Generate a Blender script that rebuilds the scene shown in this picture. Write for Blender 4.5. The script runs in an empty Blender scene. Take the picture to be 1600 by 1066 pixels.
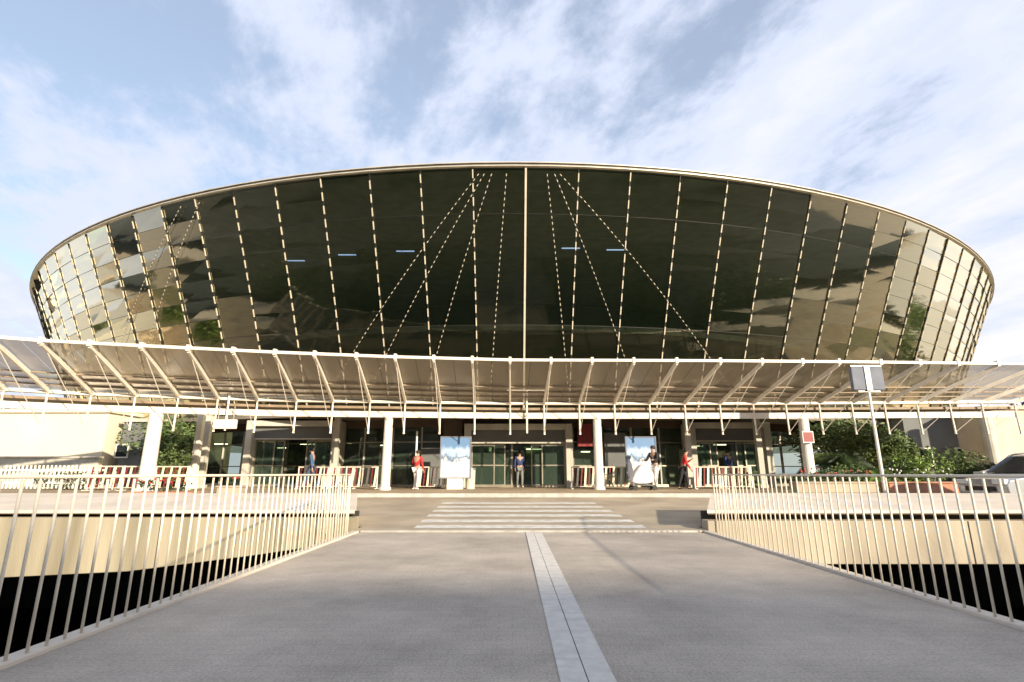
import bpy, bmesh, math, random
from mathutils import Vector, Matrix
R = math.radians
sc = bpy.context.scene
C = sc.collection
rnd = random.Random(7)

# ------------------------------------------------------------------ camera
PITCH, F, H = 14.0, 830.0, 1.1
cd = bpy.data.cameras.new('camera'); cam = bpy.data.objects.new('camera', cd); C.objects.link(cam)
cam.location = (0, 0, H); cam.rotation_euler = (R(90 + PITCH), 0, 0)
cd.sensor_width = 36; cd.lens = 36 * F / 1600; cd.clip_start = 0.05; cd.clip_end = 6000
sc.camera = cam
cp, sp = math.cos(R(PITCH)), math.sin(R(PITCH))
def ray(px, py):
    a, b = px - 800, 533 - py
    return a, F * cp - b * sp, F * sp + b * cp
def PZ(px, py, z):            # real place of a photo point whose height is known
    x, y, u = ray(px, py); k = (z - H) / u
    return Vector((x * k, y * k, z))
def PD(px, py, d):            # real place of a photo point whose distance is known
    x, y, u = ray(px, py); k = d / y
    return Vector((x * k, d, H + u * k))

# ------------------------------------------------------------------ tagging
def tag(o, label=None, cat=None, group=None, kind=None):
    if label: o['label'] = label
    if cat: o['category'] = cat
    if group: o['group'] = group
    if kind: o['kind'] = kind
    return o
def thing(name, label, cat, loc=(0, 0, 0), rz=0, group=None):
    o = bpy.data.objects.new(name, None); C.objects.link(o)
    o.location = loc; o.rotation_euler = (0, 0, rz); o.empty_display_size = .2
    return tag(o, label, cat, group)

class MB:
    def __init__(s): s.v = []; s.f = []; s.mi = []; s.cur = 0
    def add(s, vs, fs):
        n = len(s.v); s.v += [tuple(v) for v in vs]; s.f += [tuple(i + n for i in f) for f in fs]; s.mi += [s.cur] * len(fs)
    def box(s, a, b):
        (x0, y0, z0), (x1, y1, z1) = a, b
        s.add([(x0,y0,z0),(x1,y0,z0),(x1,y1,z0),(x0,y1,z0),(x0,y0,z1),(x1,y0,z1),(x1,y1,z1),(x0,y1,z1)],
              [(0,3,2,1),(4,5,6,7),(0,1,5,4),(1,2,6,5),(2,3,7,6),(3,0,4,7)])
    def bar(s, p, q, w, h, up=(0, 0, 1)):
        p, q, up = Vector(p), Vector(q), Vector(up); d = (q - p).normalized()
        sd = d.cross(up)
        if sd.length < 1e-4: sd = d.cross(Vector((0, 1, 0)))
        sd.normalize(); u = sd.cross(d).normalized(); sd = sd * w / 2; u = u * h / 2
        s.add([p-sd-u, p+sd-u, p+sd+u, p-sd+u, q-sd-u, q+sd-u, q+sd+u, q-sd+u],
              [(0,1,2,3),(7,6,5,4),(0,4,5,1),(1,5,6,2),(2,6,7,3),(3,7,4,0)])
    def tube(s, pts, r, n=8, cap=True):
        pts = [Vector(p) for p in pts]
        rs = r if isinstance(r, (list, tuple)) else [r] * len(pts)
        base = []; ref = Vector((0.02, 0.03, 1))
        for i, p in enumerate(pts):
            d = (pts[min(i+1, len(pts)-1)] - pts[max(i-1, 0)]).normalized()
            a = d.cross(ref)
            if a.length < .1: a = d.cross(Vector((1, 0.1, 0)))
            a.normalize(); b = d.cross(a)
            base += [p + (a * math.cos(t) + b * math.sin(t)) * rs[i] for t in [2*math.pi*k/n for k in range(n)]]
        fs = []
        for i in range(len(pts) - 1):
            for k in range(n):
                fs.append((i*n+k, i*n+(k+1) % n, (i+1)*n+(k+1) % n, (i+1)*n+k))
        if cap: fs += [tuple(range(n))[::-1], tuple(range((len(pts)-1)*n, len(pts)*n))]
        s.add(base, fs)
    def prism(s, poly, y0, y1):     # poly in x,z
        n = len(poly)
        s.add([(x, y0, z) for x, z in poly] + [(x, y1, z) for x, z in poly],
              [tuple(range(n)), tuple(range(n, 2*n))[::-1]] + [(i, i+n, (i+1) % n + n, (i+1) % n) for i in range(n)])
    def ball(s, c, r, seg=10, rings=7, sq=(1, 1, 1)):
        vs = []; fs = []
        for i in range(rings + 1):
            ph = math.pi * i / rings
            for k in range(seg):
                t = 2*math.pi*k/seg
                vs.append((c[0]+r*sq[0]*math.sin(ph)*math.cos(t), c[1]+r*sq[1]*math.sin(ph)*math.sin(t), c[2]+r*sq[2]*math.cos(ph)))
        for i in range(rings):
            for k in range(seg): fs.append((i*seg+k, (i+1)*seg+k, (i+1)*seg+(k+1) % seg, i*seg+(k+1) % seg))
        s.add(vs, fs)
    def build(s, name, m, parent=None, smooth=False, bevel=0):
        me = bpy.data.meshes.new(name); me.from_pydata(s.v, [], s.f)
        ms = m if isinstance(m, (list, tuple)) else [m]
        for x in ms: me.materials.append(x)
        if len(ms) > 1: me.polygons.foreach_set('material_index', s.mi)
        bm = bmesh.new(); bm.from_mesh(me)
        if not getattr(s, 'raw', False): bmesh.ops.recalc_face_normals(bm, faces=bm.faces)
        bm.to_mesh(me); bm.free()
        if smooth: me.polygons.foreach_set('use_smooth', [True] * len(me.polygons))
        o = bpy.data.objects.new(name, me); C.objects.link(o)
        if parent: o.parent = parent
        if bevel:
            b = o.modifiers.new('bevel', 'BEVEL'); b.width = bevel; b.segments = 2; b.limit_method = 'ANGLE'
        return o
def one(kind, *a, **k):
    m = MB(); getattr(m, kind)(*a, **k); return m

def copy_tree(o, parent=None):
    c = o.copy(); C.objects.link(c); c.parent = parent
    for ch in list(o.children): copy_tree(ch, c)
    return c

# ------------------------------------------------------------------ materials
def newmat(name):
    m = bpy.data.materials.new(name); m.use_nodes = True
    nt = m.node_tree; b = nt.nodes['Principled BSDF']
    return m, nt, b
def N(nt, t, **k):
    n = nt.nodes.new(t)
    for a, v in k.items():
        if a.startswith('i_'): n.inputs[a[2:].replace('_', ' ')].default_value = v
        else: setattr(n, a, v)
    return n
def mat(name, col, rough=.7, var=.15, scale=3., bump=.0, bscale=40., metal=0., col2=None, stretch=None, emit=None):
    m, nt, b = newmat(name); L = nt.links
    tc = N(nt, 'ShaderNodeTexCoord'); mp = N(nt, 'ShaderNodeMapping'); L.new(tc.outputs['Object'], mp.inputs['Vector'])
    if stretch: mp.inputs['Scale'].default_value = stretch
    no = N(nt, 'ShaderNodeTexNoise', i_Scale=scale, i_Detail=6.); L.new(mp.outputs[0], no.inputs['Vector'])
    cr = N(nt, 'ShaderNodeValToRGB'); cr.color_ramp.elements[0].position = .3; cr.color_ramp.elements[1].position = .7
    c2 = col2 or tuple(min(1, c * (1 + var)) for c in col)
    c1 = tuple(c * (1 - var) for c in col)
    cr.color_ramp.elements[0].color = (*c1, 1); cr.color_ramp.elements[1].color = (*c2, 1)
    L.new(no.outputs['Fac'], cr.inputs[0]); L.new(cr.outputs[0], b.inputs['Base Color'])
    b.inputs['Roughness'].default_value = rough; b.inputs['Metallic'].default_value = metal
    if bump:
        n2 = N(nt, 'ShaderNodeTexNoise', i_Scale=bscale, i_Detail=4.); L.new(mp.outputs[0], n2.inputs['Vector'])
        bp = N(nt, 'ShaderNodeBump', i_Strength=bump, i_Distance=.02); L.new(n2.outputs['Fac'], bp.inputs['Height']); L.new(bp.outputs[0], b.inputs['Normal'])
    if emit:
        b.inputs['Emission Color'].default_value = (*emit[:3], 1); b.inputs['Emission Strength'].default_value = emit[3]
    return m
def brickmat(name, c1, c2, mortar, w, h, ms=.006, rough=.85, big=.25, bump=.25):
    m, nt, b = newmat(name); L = nt.links
    tc = N(nt, 'ShaderNodeTexCoord')
    br = N(nt, 'ShaderNodeTexBrick', i_Scale=1., i_Mortar_Size=ms, i_Mortar_Smooth=.3, i_Bias=0., i_Brick_Width=w, i_Row_Height=h)
    br.inputs['Color1'].default_value = (*c1, 1); br.inputs['Color2'].default_value = (*c2, 1); br.inputs['Mortar'].default_value = (*mortar, 1)
    L.new(tc.outputs['Object'], br.inputs['Vector'])
    n1 = N(nt, 'ShaderNodeTexNoise', i_Scale=.6, i_Detail=8., i_Roughness=.65); L.new(tc.outputs['Object'], n1.inputs['Vector'])
    r1 = N(nt, 'ShaderNodeMapRange'); r1.inputs['From Min'].default_value = .3; r1.inputs['From Max'].default_value = .7
    r1.inputs['To Min'].default_value = 1 - big; r1.inputs['To Max'].default_value = 1 + big; L.new(n1.outputs['Fac'], r1.inputs['Value'])
    n3 = N(nt, 'ShaderNodeTexNoise', i_Scale=60., i_Detail=3.); L.new(tc.outputs['Object'], n3.inputs['Vector'])
    r3 = N(nt, 'ShaderNodeMapRange'); r3.inputs['From Min'].default_value = .3; r3.inputs['From Max'].default_value = .7
    r3.inputs['To Min'].default_value = .8; r3.inputs['To Max'].default_value = 1.2; L.new(n3.outputs['Fac'], r3.inputs['Value'])
    mu = N(nt, 'ShaderNodeMath', operation='MULTIPLY'); L.new(r1.outputs[0], mu.inputs[0]); L.new(r3.outputs[0], mu.inputs[1])
    vm = N(nt, 'ShaderNodeVectorMath', operation='SCALE'); L.new(br.outputs['Color'], vm.inputs[0]); L.new(mu.outputs[0], vm.inputs['Scale'])
    L.new(vm.outputs[0], b.inputs['Base Color']); b.inputs['Roughness'].default_value = rough
    ad = N(nt, 'ShaderNodeMath', operation='MULTIPLY_ADD'); L.new(br.outputs['Fac'], ad.inputs[0]); ad.inputs[1].default_value = -1.; L.new(n3.outputs['Fac'], ad.inputs[2])
    bp = N(nt, 'ShaderNodeBump', i_Strength=bump, i_Distance=.006); L.new(ad.outputs[0], bp.inputs['Height']); L.new(bp.outputs[0], b.inputs['Normal'])
    return m
def glassmat(name, tint, ior, trans, body=(.01, .013, .01), rough=.02, wave=0., gloss=(1, 1, 1)):
    m, nt, b = newmat(name); L = nt.links; nt.nodes.remove(b)
    out = [n for n in nt.nodes if n.type == 'OUTPUT_MATERIAL'][0]
    fr = N(nt, 'ShaderNodeFresnel', i_IOR=ior)
    gl = N(nt, 'ShaderNodeBsdfGlossy', i_Roughness=rough); gl.inputs['Color'].default_value = (*gloss, 1)
    tr = N(nt, 'ShaderNodeBsdfTransparent'); tr.inputs['Color'].default_value = (*tint, 1)
    df = N(nt, 'ShaderNodeBsdfDiffuse'); df.inputs['Color'].default_value = (*body, 1)
    geo = N(nt, 'ShaderNodeNewGeometry')
    tc = N(nt, 'ShaderNodeTexCoord')
    no = N(nt, 'ShaderNodeTexNoise', i_Scale=1.3, i_Detail=3.); L.new(tc.outputs['Object'], no.inputs['Vector'])
    m1 = N(nt, 'ShaderNodeMixShader'); m1.inputs[0].default_value = trans; L.new(df.outputs[0], m1.inputs[1]); L.new(tr.outputs[0], m1.inputs[2])
    m2 = N(nt, 'ShaderNodeMixShader'); L.new(fr.outputs[0], m2.inputs[0]); L.new(m1.outputs[0], m2.inputs[1]); L.new(gl.outputs[0], m2.inputs[2])
    if wave:
        bp = N(nt, 'ShaderNodeBump', i_Strength=wave, i_Distance=.05); L.new(no.outputs['Fac'], bp.inputs['Height'])
        L.new(bp.outputs[0], gl.inputs['Normal'])
    L.new(m2.outputs[0], out.inputs['Surface'])
    if name == 'facade_glass':      # coated panes, each hung at its own slight tilt
        lw = N(nt, 'ShaderNodeLayerWeight', i_Blend=.5)
        pw = N(nt, 'ShaderNodeMath', operation='POWER'); L.new(lw.outputs['Facing'], pw.inputs[0]); pw.inputs[1].default_value = 2.2
        ma = N(nt, 'ShaderNodeMath', operation='MULTIPLY_ADD', use_clamp=True); L.new(pw.outputs[0], ma.inputs[0]); ma.inputs[1].default_value = 2.5; ma.inputs[2].default_value = .035
        L.new(ma.outputs[0], m2.inputs[0])
        wn = N(nt, 'ShaderNodeTexWhiteNoise', noise_dimensions='1D')
        L.new(geo.outputs['Random Per Island'], wn.inputs['W'])
        sb_ = N(nt, 'ShaderNodeVectorMath', operation='SUBTRACT'); L.new(wn.outputs['Color'], sb_.inputs[0]); sb_.inputs[1].default_value = (.5, .5, .5)
        sx_ = N(nt, 'ShaderNodeSeparateXYZ'); L.new(tc.outputs['Object'], sx_.inputs[0])
        mr = N(nt, 'ShaderNodeMapRange'); mr.inputs['From Min'].default_value = -8; mr.inputs['From Max'].default_value = -16; mr.inputs['To Min'].default_value = .045; mr.inputs['To Max'].default_value = .15
        L.new(sx_.outputs['X'], mr.inputs['Value'])
        sl_ = N(nt, 'ShaderNodeVectorMath', operation='SCALE'); L.new(sb_.outputs[0], sl_.inputs[0]); L.new(mr.outputs[0], sl_.inputs['Scale'])
        ad_ = N(nt, 'ShaderNodeVectorMath', operation='ADD'); L.new(bp.outputs[0], ad_.inputs[0]); L.new(sl_.outputs[0], ad_.inputs[1])
        nn_ = N(nt, 'ShaderNodeVectorMath', operation='NORMALIZE'); L.new(ad_.outputs[0], nn_.inputs[0]); L.new(nn_.outputs[0], gl.inputs['Normal'])
    return m

M = {}
M['deck'] = brickmat('deck_paving', (.47, .405, .335), (.445, .385, .318), (.38, .335, .28), .20, .10, ms=.0035, big=.30)
M['pave'] = brickmat('pavement_bricks', (.44, .34, .22), (.36, .28, .18), (.27, .21, .14), .30, .15, big=.3)
M['road'] = mat('asphalt', (.40, .33, .24), .85, .22, .8, .5, 60)
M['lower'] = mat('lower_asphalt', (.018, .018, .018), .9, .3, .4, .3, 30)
M['kerb'] = mat('kerb_stone', (.46, .43, .38), .8, .2, 4, .3, 60)
M['paint'] = mat('road_paint', (.72, .69, .63), .6, .30, 5, .2, 80, col2=(.80, .77, .71))
M['tact'] = mat('tactile_stone', (.68, .64, .58), .8, .12, 9, .5, 90)
M['dark'] = mat('dark_joint_and_shade', (.03, .03, .028), .9, .2, 5)
M['conc'] = mat('cream_concrete', (.36, .31, .235), .85, .26, 1.1, .3, 30, col2=(.46, .40, .30), stretch=(1, 1, .4))
M['concst'] = mat('stained_cream_concrete', (.34, .295, .20), .85, .35, .9, .3, 30, col2=(.47, .415, .30), stretch=(1.6, 1, .2))
M['cope'] = mat('pale_coping', (.66, .58, .48), .8, .12, 1.6, .3, 30)
M['greyc'] = mat('grey_concrete', (.50, .48, .41), .8, .15, 1.5, .2, 30)
M['white'] = mat('white_painted_steel', (.78, .74, .66), .4, .07, 3, .05, 20)
M['rail'] = mat('cream_rail_paint', (.74, .66, .52), .42, .12, 6, .1, 40)
M['ribm'] = mat('rib_paint', (.74, .68, .58), .42, .10, 4, .08, 20)
M['purl'] = mat('tan_purlin', (.25, .185, .12), .6, .2, 3)
M['brown'] = mat('brown_panel', (.10, .065, .04), .6, .25, 1.5)
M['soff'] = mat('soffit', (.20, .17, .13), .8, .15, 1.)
M['black'] = mat('black_rubber', (.02, .02, .02), .7, .2, 6)
M['mul'] = mat('mullion_aluminium', (.34, .31, .24), .4, .2, 2, metal=.5)
M['joint'] = mat('panel_joint', (.012, .012, .01), .6, .2, 2)
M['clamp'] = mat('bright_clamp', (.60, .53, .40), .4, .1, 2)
M['corn'] = mat('cornice_metal', (.55, .50, .40), .4, .12, 2, metal=.3)
M['fasc'] = mat('fascia_metal', (.12, .11, .09), .5, .2, 2, metal=.3)
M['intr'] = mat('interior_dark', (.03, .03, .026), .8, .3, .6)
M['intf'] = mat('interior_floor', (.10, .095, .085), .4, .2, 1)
M['red'] = mat('red_paint', (.42, .04, .03), .5, .2, 4)
M['dkred'] = mat('dark_red_panel', (.22, .02, .02), .5, .2, 4)
M['grey'] = mat('grey_metal', (.22, .23, .23), .45, .15, 4, metal=.4)
M['lampg'] = mat('lamp_glass_grey', (.17, .185, .22), .85, .12, 3)
M['face'] = glassmat('facade_glass', (.60, .66, .55), 2.05, .74, (.010, .017, .009), .04, .03, (1, .92, .68))
M['shop'] = glassmat('entrance_glass', (.70, .80, .70), 1.55, .72, (.10, .15, .11), .02, .1, (.9, 1, .95))
M['canop'] = glassmat('dusty_canopy_glass', (.85, .80, .72), 1.12, .36, (.46, .41, .335), .3, .0)
M['leaf'] = mat('leaf_green', (.065, .11, .03), .6, .4, 3, col2=(.16, .23, .07))
M['leafd'] = mat('leaf_dark', (.025, .05, .018), .6, .4, 3, col2=(.06, .10, .03))
M['leafb'] = mat('leaf_bright', (.10, .17, .025), .6, .3, 3, col2=(.20, .30, .05))
M['bark'] = mat('bark', (.12, .09, .06), .9, .3, 8, .6, 30)
M['cream'] = mat('cream_render', (.70, .64, .50), .85, .06, .5, .1, 10)
M['slate'] = mat('slate_render', (.14, .145, .14), .8, .2, .7)
M['beige'] = mat('beige_render', (.58, .49, .38), .85, .12, .9)
M['skin'] = mat('skin', (.42, .26, .18), .6, .05, 6)
M['hair'] = mat('dark_hair', (.03, .022, .016), .7, .3, 30)
for n, c in dict(clblack=(.02, .02, .025), clwhite=(.72, .70, .68), clred=(.50, .03, .03), clnavy=(.03, .05, .14), clblue=(.05, .11, .22), clgrey=(.18, .19, .18), cljean=(.06, .08, .13)).items():
    M[n] = mat('cloth_' + n[2:], c, .9, .15, 8, .3, 60)
M['silver'] = mat('silver_car_paint', (.50, .52, .55), .22, .04, 2, metal=.7)
M['carwhite'] = mat('white_car_paint', (.75, .73, .70), .25, .04, 2)
M['carglass'] = mat('car_glass', (.02, .025, .03), .05, .1, 2)
M['chrome'] = mat('chrome', (.6, .6, .6), .15, .05, 2, metal=1.)
M['tail'] = mat('headlamp_lens', (.7, .7, .68), .1, .05, 2)
M['terra'] = mat('terracotta', (.42, .20, .12), .8, .2, 4, .3, 30)
M['glow'] = mat('warm_lamp_and_fill', (.9, .85, .6), .5, .02, 2, emit=(1, .9, .6, 3.0))
M['glowb'] = mat('blue_streak_glow', (.6, .7, .95), .5, .02, 2, emit=(.35, .5, 1, .8))  # glow for bluish reflections on the drum, not a lamp
M['park'] = brickmat('parking_wall', (.42, .38, .32), (.36, .33, .28), (.25, .22, .2), 2.4, 1.2, .02)

def postermat():
    m, nt, b = newmat('poster_print'); L = nt.links
    tc = N(nt, 'ShaderNodeTexCoord'); sx = N(nt, 'ShaderNodeSeparateXYZ'); L.new(tc.outputs['Generated'], sx.inputs[0])
    no = N(nt, 'ShaderNodeTexNoise', i_Scale=4., i_Detail=8.); L.new(tc.outputs['Generated'], no.inputs['Vector'])
    ad = N(nt, 'ShaderNodeMath', operation='MULTIPLY_ADD'); L.new(no.outputs['Fac'], ad.inputs[0]); ad.inputs[1].default_value = -.55; L.new(sx.outputs['Z'], ad.inputs[2])
    cr = N(nt, 'ShaderNodeValToRGB'); e = cr.color_ramp.elements
    e[0].position = .0; e[0].color = (.72, .72, .70, 1); e[1].position = .52; e[1].color = (.13, .24, .42, 1)
    for p, c in ((.16, (.62, .64, .66, 1)), (.22, (.10, .16, .24, 1)), (.27, (.34, .45, .60, 1)), (.36, (.42, .54, .70, 1))):
        q = e.new(p); q.color = c
    L.new(ad.outputs[0], cr.inputs[0]); L.new(cr.outputs[0], b.inputs['Base Color']); b.inputs['Roughness'].default_value = .35
    return m
M['poster'] = postermat()

# ------------------------------------------------------------------ light
SUN_EL, SUN_AZ = 16.0, 38.0        # azimuth: degrees right of straight behind the camera
sd = Vector((math.sin(R(SUN_AZ)) * math.cos(R(SUN_EL)), -math.cos(R(SUN_AZ)) * math.cos(R(SUN_EL)), math.sin(R(SUN_EL))))
sl = bpy.data.lights.new('sun', 'SUN'); sl.energy = 4.7; sl.angle = R(.9); sl.color = (1, .86, .66)
so = bpy.data.objects.new('sun', sl); C.objects.link(so); so.rotation_euler = sd.to_track_quat('Z', 'Y').to_euler(); so.location = sd * 60
w = bpy.data.worlds.new('World'); sc.world = w; w.use_nodes = True
nt = w.node_tree; L = nt.links; bg = nt.nodes['Background']; wo = [n for n in nt.nodes if n.type == 'OUTPUT_WORLD'][0]
sky = N(nt, 'ShaderNodeTexSky'); sky.sky_type = 'NISHITA'; sky.sun_disc = False
sky.sun_elevation = R(SUN_EL); sky.sun_rotation = math.atan2(sd.x, sd.y)
sky.air_density = 1.2; sky.dust_density = .6; sky.ozone_density = 1.5
L.new(sky.outputs[0], bg.inputs['Color']); bg.inputs['Strength'].default_value = .13
tc = N(nt, 'ShaderNodeTexCoord'); sx = N(nt, 'ShaderNodeSeparateXYZ'); L.new(tc.outputs['Generated'], sx.inputs[0])
za = N(nt, 'ShaderNodeMath', operation='MAXIMUM'); L.new(sx.outputs['Z'], za.inputs[0]); za.inputs[1].default_value = 0.
zb = N(nt, 'ShaderNodeMath', operation='ADD'); L.new(za.outputs[0], zb.inputs[0]); zb.inputs[1].default_value = .12
dv = N(nt, 'ShaderNodeVectorMath', operation='DIVIDE'); L.new(tc.outputs['Generated'], dv.inputs[0]); 
cb = N(nt, 'ShaderNodeCombineXYZ'); 
for i in range(3): L.new(zb.outputs[0], cb.inputs[i])
L.new(cb.outputs[0], dv.inputs[1])
def cloud(rot, scl, scale, detail, rough, dist, loc=(0, 0, 0)):
    mp = N(nt, 'ShaderNodeMapping', vector_type='TEXTURE'); mp.inputs['Rotation'].default_value = (0, 0, R(rot)); mp.inputs['Scale'].default_value = scl; mp.inputs['Location'].default_value = loc
    L.new(dv.outputs[0], mp.inputs['Vector'])
    no = N(nt, 'ShaderNodeTexNoise', i_Scale=scale, i_Detail=detail, i_Roughness=rough, i_Distortion=dist); L.new(mp.outputs[0], no.inputs['Vector'])
    return no.outputs['Fac']
a = cloud(-78, (2.6, .8, 1), 1.5, 10., .56, .25, (2.1, .4, 0))
b_ = cloud(-60, (1.25, .9, 1), 3.0, 10., .62, .1, (5.3, 1.2, 0))
mx = N(nt, 'ShaderNodeMath', operation='MULTIPLY_ADD'); L.new(a, mx.inputs[0]); mx.inputs[1].default_value = .5
m5 = N(nt, 'ShaderNodeMath', operation='MULTIPLY'); L.new(b_, m5.inputs[0]); m5.inputs[1].default_value = .5; L.new(m5.outputs[0], mx.inputs[2])
# more cloud to the right and towards the horizon
xg = N(nt, 'ShaderNodeMath', operation='MULTIPLY_ADD'); L.new(sx.outputs['X'], xg.inputs[0]); xg.inputs[1].default_value = .085; L.new(mx.outputs[0], xg.inputs[2])
zg = N(nt, 'ShaderNodeMath', operation='MULTIPLY_ADD'); L.new(sx.outputs['Z'], zg.inputs[0]); zg.inputs[1].default_value = -.27; L.new(xg.outputs[0], zg.inputs[2])
cr = N(nt, 'ShaderNodeValToRGB'); cr.color_ramp.elements[0].position = .262; cr.color_ramp.elements[1].position = .375
cr.color_ramp.elements[0].color = (.36, .36, .36, 1); cr.color_ramp.interpolation = 'EASE'
L.new(zg.outputs[0], cr.inputs[0])
bc = N(nt, 'ShaderNodeBackground'); bc.inputs['Strength'].default_value = .64
cc = N(nt, 'ShaderNodeValToRGB'); cc.color_ramp.elements[0].position = .38; cc.color_ramp.elements[1].position = .60
cc.color_ramp.elements[0].color = (.70, .76, .93, 1); cc.color_ramp.elements[1].color = (.98, .95, .96, 1)
L.new(zg.outputs[0], cc.inputs[0]); L.new(cc.outputs[0], bc.inputs['Color'])
mixw = N(nt, 'ShaderNodeMixShader'); L.new(cr.outputs[0], mixw.inputs[0]); L.new(bg.outputs[0], mixw.inputs[1]); L.new(bc.outputs[0], mixw.inputs[2])
L.new(mixw.outputs[0], wo.inputs['Surface'])
sc.view_settings.view_transform = 'Standard'; sc.view_settings.look = 'None'; sc.view_settings.exposure = 0.82; sc.view_settings.gamma = 1

# ------------------------------------------------------------------ ground
def sheet(name, pts, m, kind='structure'):
    mb = MB(); mb.add(pts, [tuple(range(len(pts)))]); return tag(mb.build(name, m), kind=kind)
RZ = lambda y: .041 * (y - 10.5)
KY = 18.5
PAVZ = RZ(KY) + .12
XL, XR = -2.92, 3.66
g = MB()
g.box((-1500, KY + .15, PAVZ - .3), (1500, 2500, PAVZ)); tag(g.build('pavement', M['pave']), kind='structure')
g = MB(); g.box((-1500, KY, -.2), (1500, KY + .15, PAVZ + .003)); tag(g.build('kerb', M['kerb'], bevel=.015), kind='structure')
g = MB(); g.raw = True
for x0, x1, y0 in ((-1500, 1500, 11.51), (XL - .17, XR + .17, 10.8)):
    y1 = KY if y0 > 11 else 11.51
    g.add([(x0, y0, RZ(y0)), (x1, y0, RZ(y0)), (x1, y1, RZ(y1)), (x0, y1, RZ(y1))], [(0, 1, 2, 3)])
    g.add([(x0, y0, RZ(y0) - .35), (x1, y0, RZ(y0) - .35), (x1, y1, RZ(y1) - .35), (x0, y1, RZ(y1) - .35)], [(3, 2, 1, 0)])
tag(g.build('road', M['road']), kind='structure')
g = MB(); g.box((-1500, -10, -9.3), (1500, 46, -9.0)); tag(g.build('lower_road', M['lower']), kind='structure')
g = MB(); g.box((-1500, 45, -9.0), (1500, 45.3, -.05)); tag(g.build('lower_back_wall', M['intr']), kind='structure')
g = MB(); g.box((-1500, -1500, -.4), (1500, -6.5, -.004)); tag(g.build('rear_plaza', M['deck']), kind='structure')
g = MB(); g.box((-1500, -6.9, -9.0), (1500, -6.6, -.41)); tag(g.build('near_retaining_wall', M['greyc']), kind='structure')
# bridge
br = thing('footbridge', 'grey paved footbridge deck leading to the zebra crossing', 'footbridge', (0, 0, 0))
g = MB(); g.box((XL - .02, -6.5, -.55), (XR + .02, 10.8, 0.0)); g.build('deck', M['deck'], br)
g = MB(); g.box((XL - .16, -6.5, -.60), (XL - .023, 10.8, .03)); g.build('edge_strip', M['cope'], br, bevel=.01)
g = MB(); g.box((XR + .023, -6.5, -.60), (XR + .16, 10.8, .03)); g.build('edge_strip', M['cope'], br, bevel=.01)
# tactile strip
ts = MB()
y = -6.0
while y < 10.5:
    for x0 in (.264, .4185):
        ts.box((x0, y, .001), (x0 + .148, y + .596, .008))
    y += .6
tact = thing('guide_strip', 'pale twin row stone guide strip running down the bridge deck', 'paving strip')
ts.build('slabs', M['tact'], tact)
g = MB(); g.add([(.4075, -6, .005), (.4205, -6, .005), (.4205, 10.5, .005), (.4075, 10.5, .005)], [(0, 1, 2, 3)]); g.build('centre_joint', M['dark'], tact)
# crossing bars
cz = MB()
yy = [11.25, 12.15, 13.15, 14.15, 15.15, 16.2]
for i, y0 in enumerate(yy):
    a_, b__ = -1.98 - .02 * i, 2.72 - .05 * i
    n = 24
    for k in range(n):
        x0, x1 = a_ + (b__ - a_) * k / n, a_ + (b__ - a_) * (k + 1) / n
        cz.add([(x0, y0, RZ(y0) + .004), (x1, y0, RZ(y0) + .004), (x1, y0 + .46, RZ(y0 + .46) + .004), (x0, y0 + .46, RZ(y0 + .46) + .004)], [(0, 1, 2, 3)])
tag(cz.build('crosswalk', M['paint']), kind='structure')
# pale stone threshold between bridge and road
g = MB(); g.box((XL, 10.81, RZ(10.81) - .1), (XR, 10.98, RZ(10.98) + .012)); tag(g.build('threshold_kerb', M['kerb']), kind='structure')

# parapets each side of the bridge: coping, gap with painted shade, fascia beam
def parapet(label, x0, x1, bottom, m, ztop_beam):
    t = thing('parapet_wall', label, 'parapet wall')
    c = MB()
    e0, e1 = (x0, x1 - .62) if x1 < 0 else (x0 + .95, x1)
    c.add([(x0, 10.95, .40), (x1, 10.95, .40), (e1, 13.3, .64), (e0, 13.3, .64), (x0, 10.95, .34), (x1, 10.95, .34), (e1, 13.3, .0), (e0, 13.3, .0)],
          [(0, 1, 2, 3), (4, 7, 6, 5), (0, 4, 5, 1), (2, 6, 7, 3), (1, 5, 6, 2), (3, 7, 4, 0)])
    c.build('coping', M['cope'], t)
    d = MB(); d.box((x0 + .05, 11.35, -.3), (x1 - .05, 11.5, .355)); d.build('painted_shade_gap', M['dark'], t)  # dark colour stands in for the shade under the coping
    n = len(bottom); poly = [(bottom[0][0], ztop_beam)] + list(bottom) + [(bottom[-1][0], ztop_beam)]
    e = MB(); e.prism(poly, 10.98, 11.34); e.build('fascia_beam', m, t, bevel=.015)
    j = MB()
    xs = bottom[0][0] + 2.2
    while xs < bottom[-1][0] - 1:
        zb = [b1[1] + (b2[1] - b1[1]) * (xs - b1[0]) / (b2[0] - b1[0]) for b1, b2 in zip(bottom, bottom[1:]) if b1[0] <= xs <= b2[0]][0]
        j.box((xs, 10.972, zb + .01), (xs + .02, 10.979, ztop_beam - .01)); xs += 2.9
    j.build('joint', M['dark'], t)
    return t
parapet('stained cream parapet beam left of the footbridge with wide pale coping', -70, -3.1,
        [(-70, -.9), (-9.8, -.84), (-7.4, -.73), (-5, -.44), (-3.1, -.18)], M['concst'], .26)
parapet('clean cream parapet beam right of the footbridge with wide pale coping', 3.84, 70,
        [(3.84, -.60), (70, -.60)], M['conc'], .20)

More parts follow.
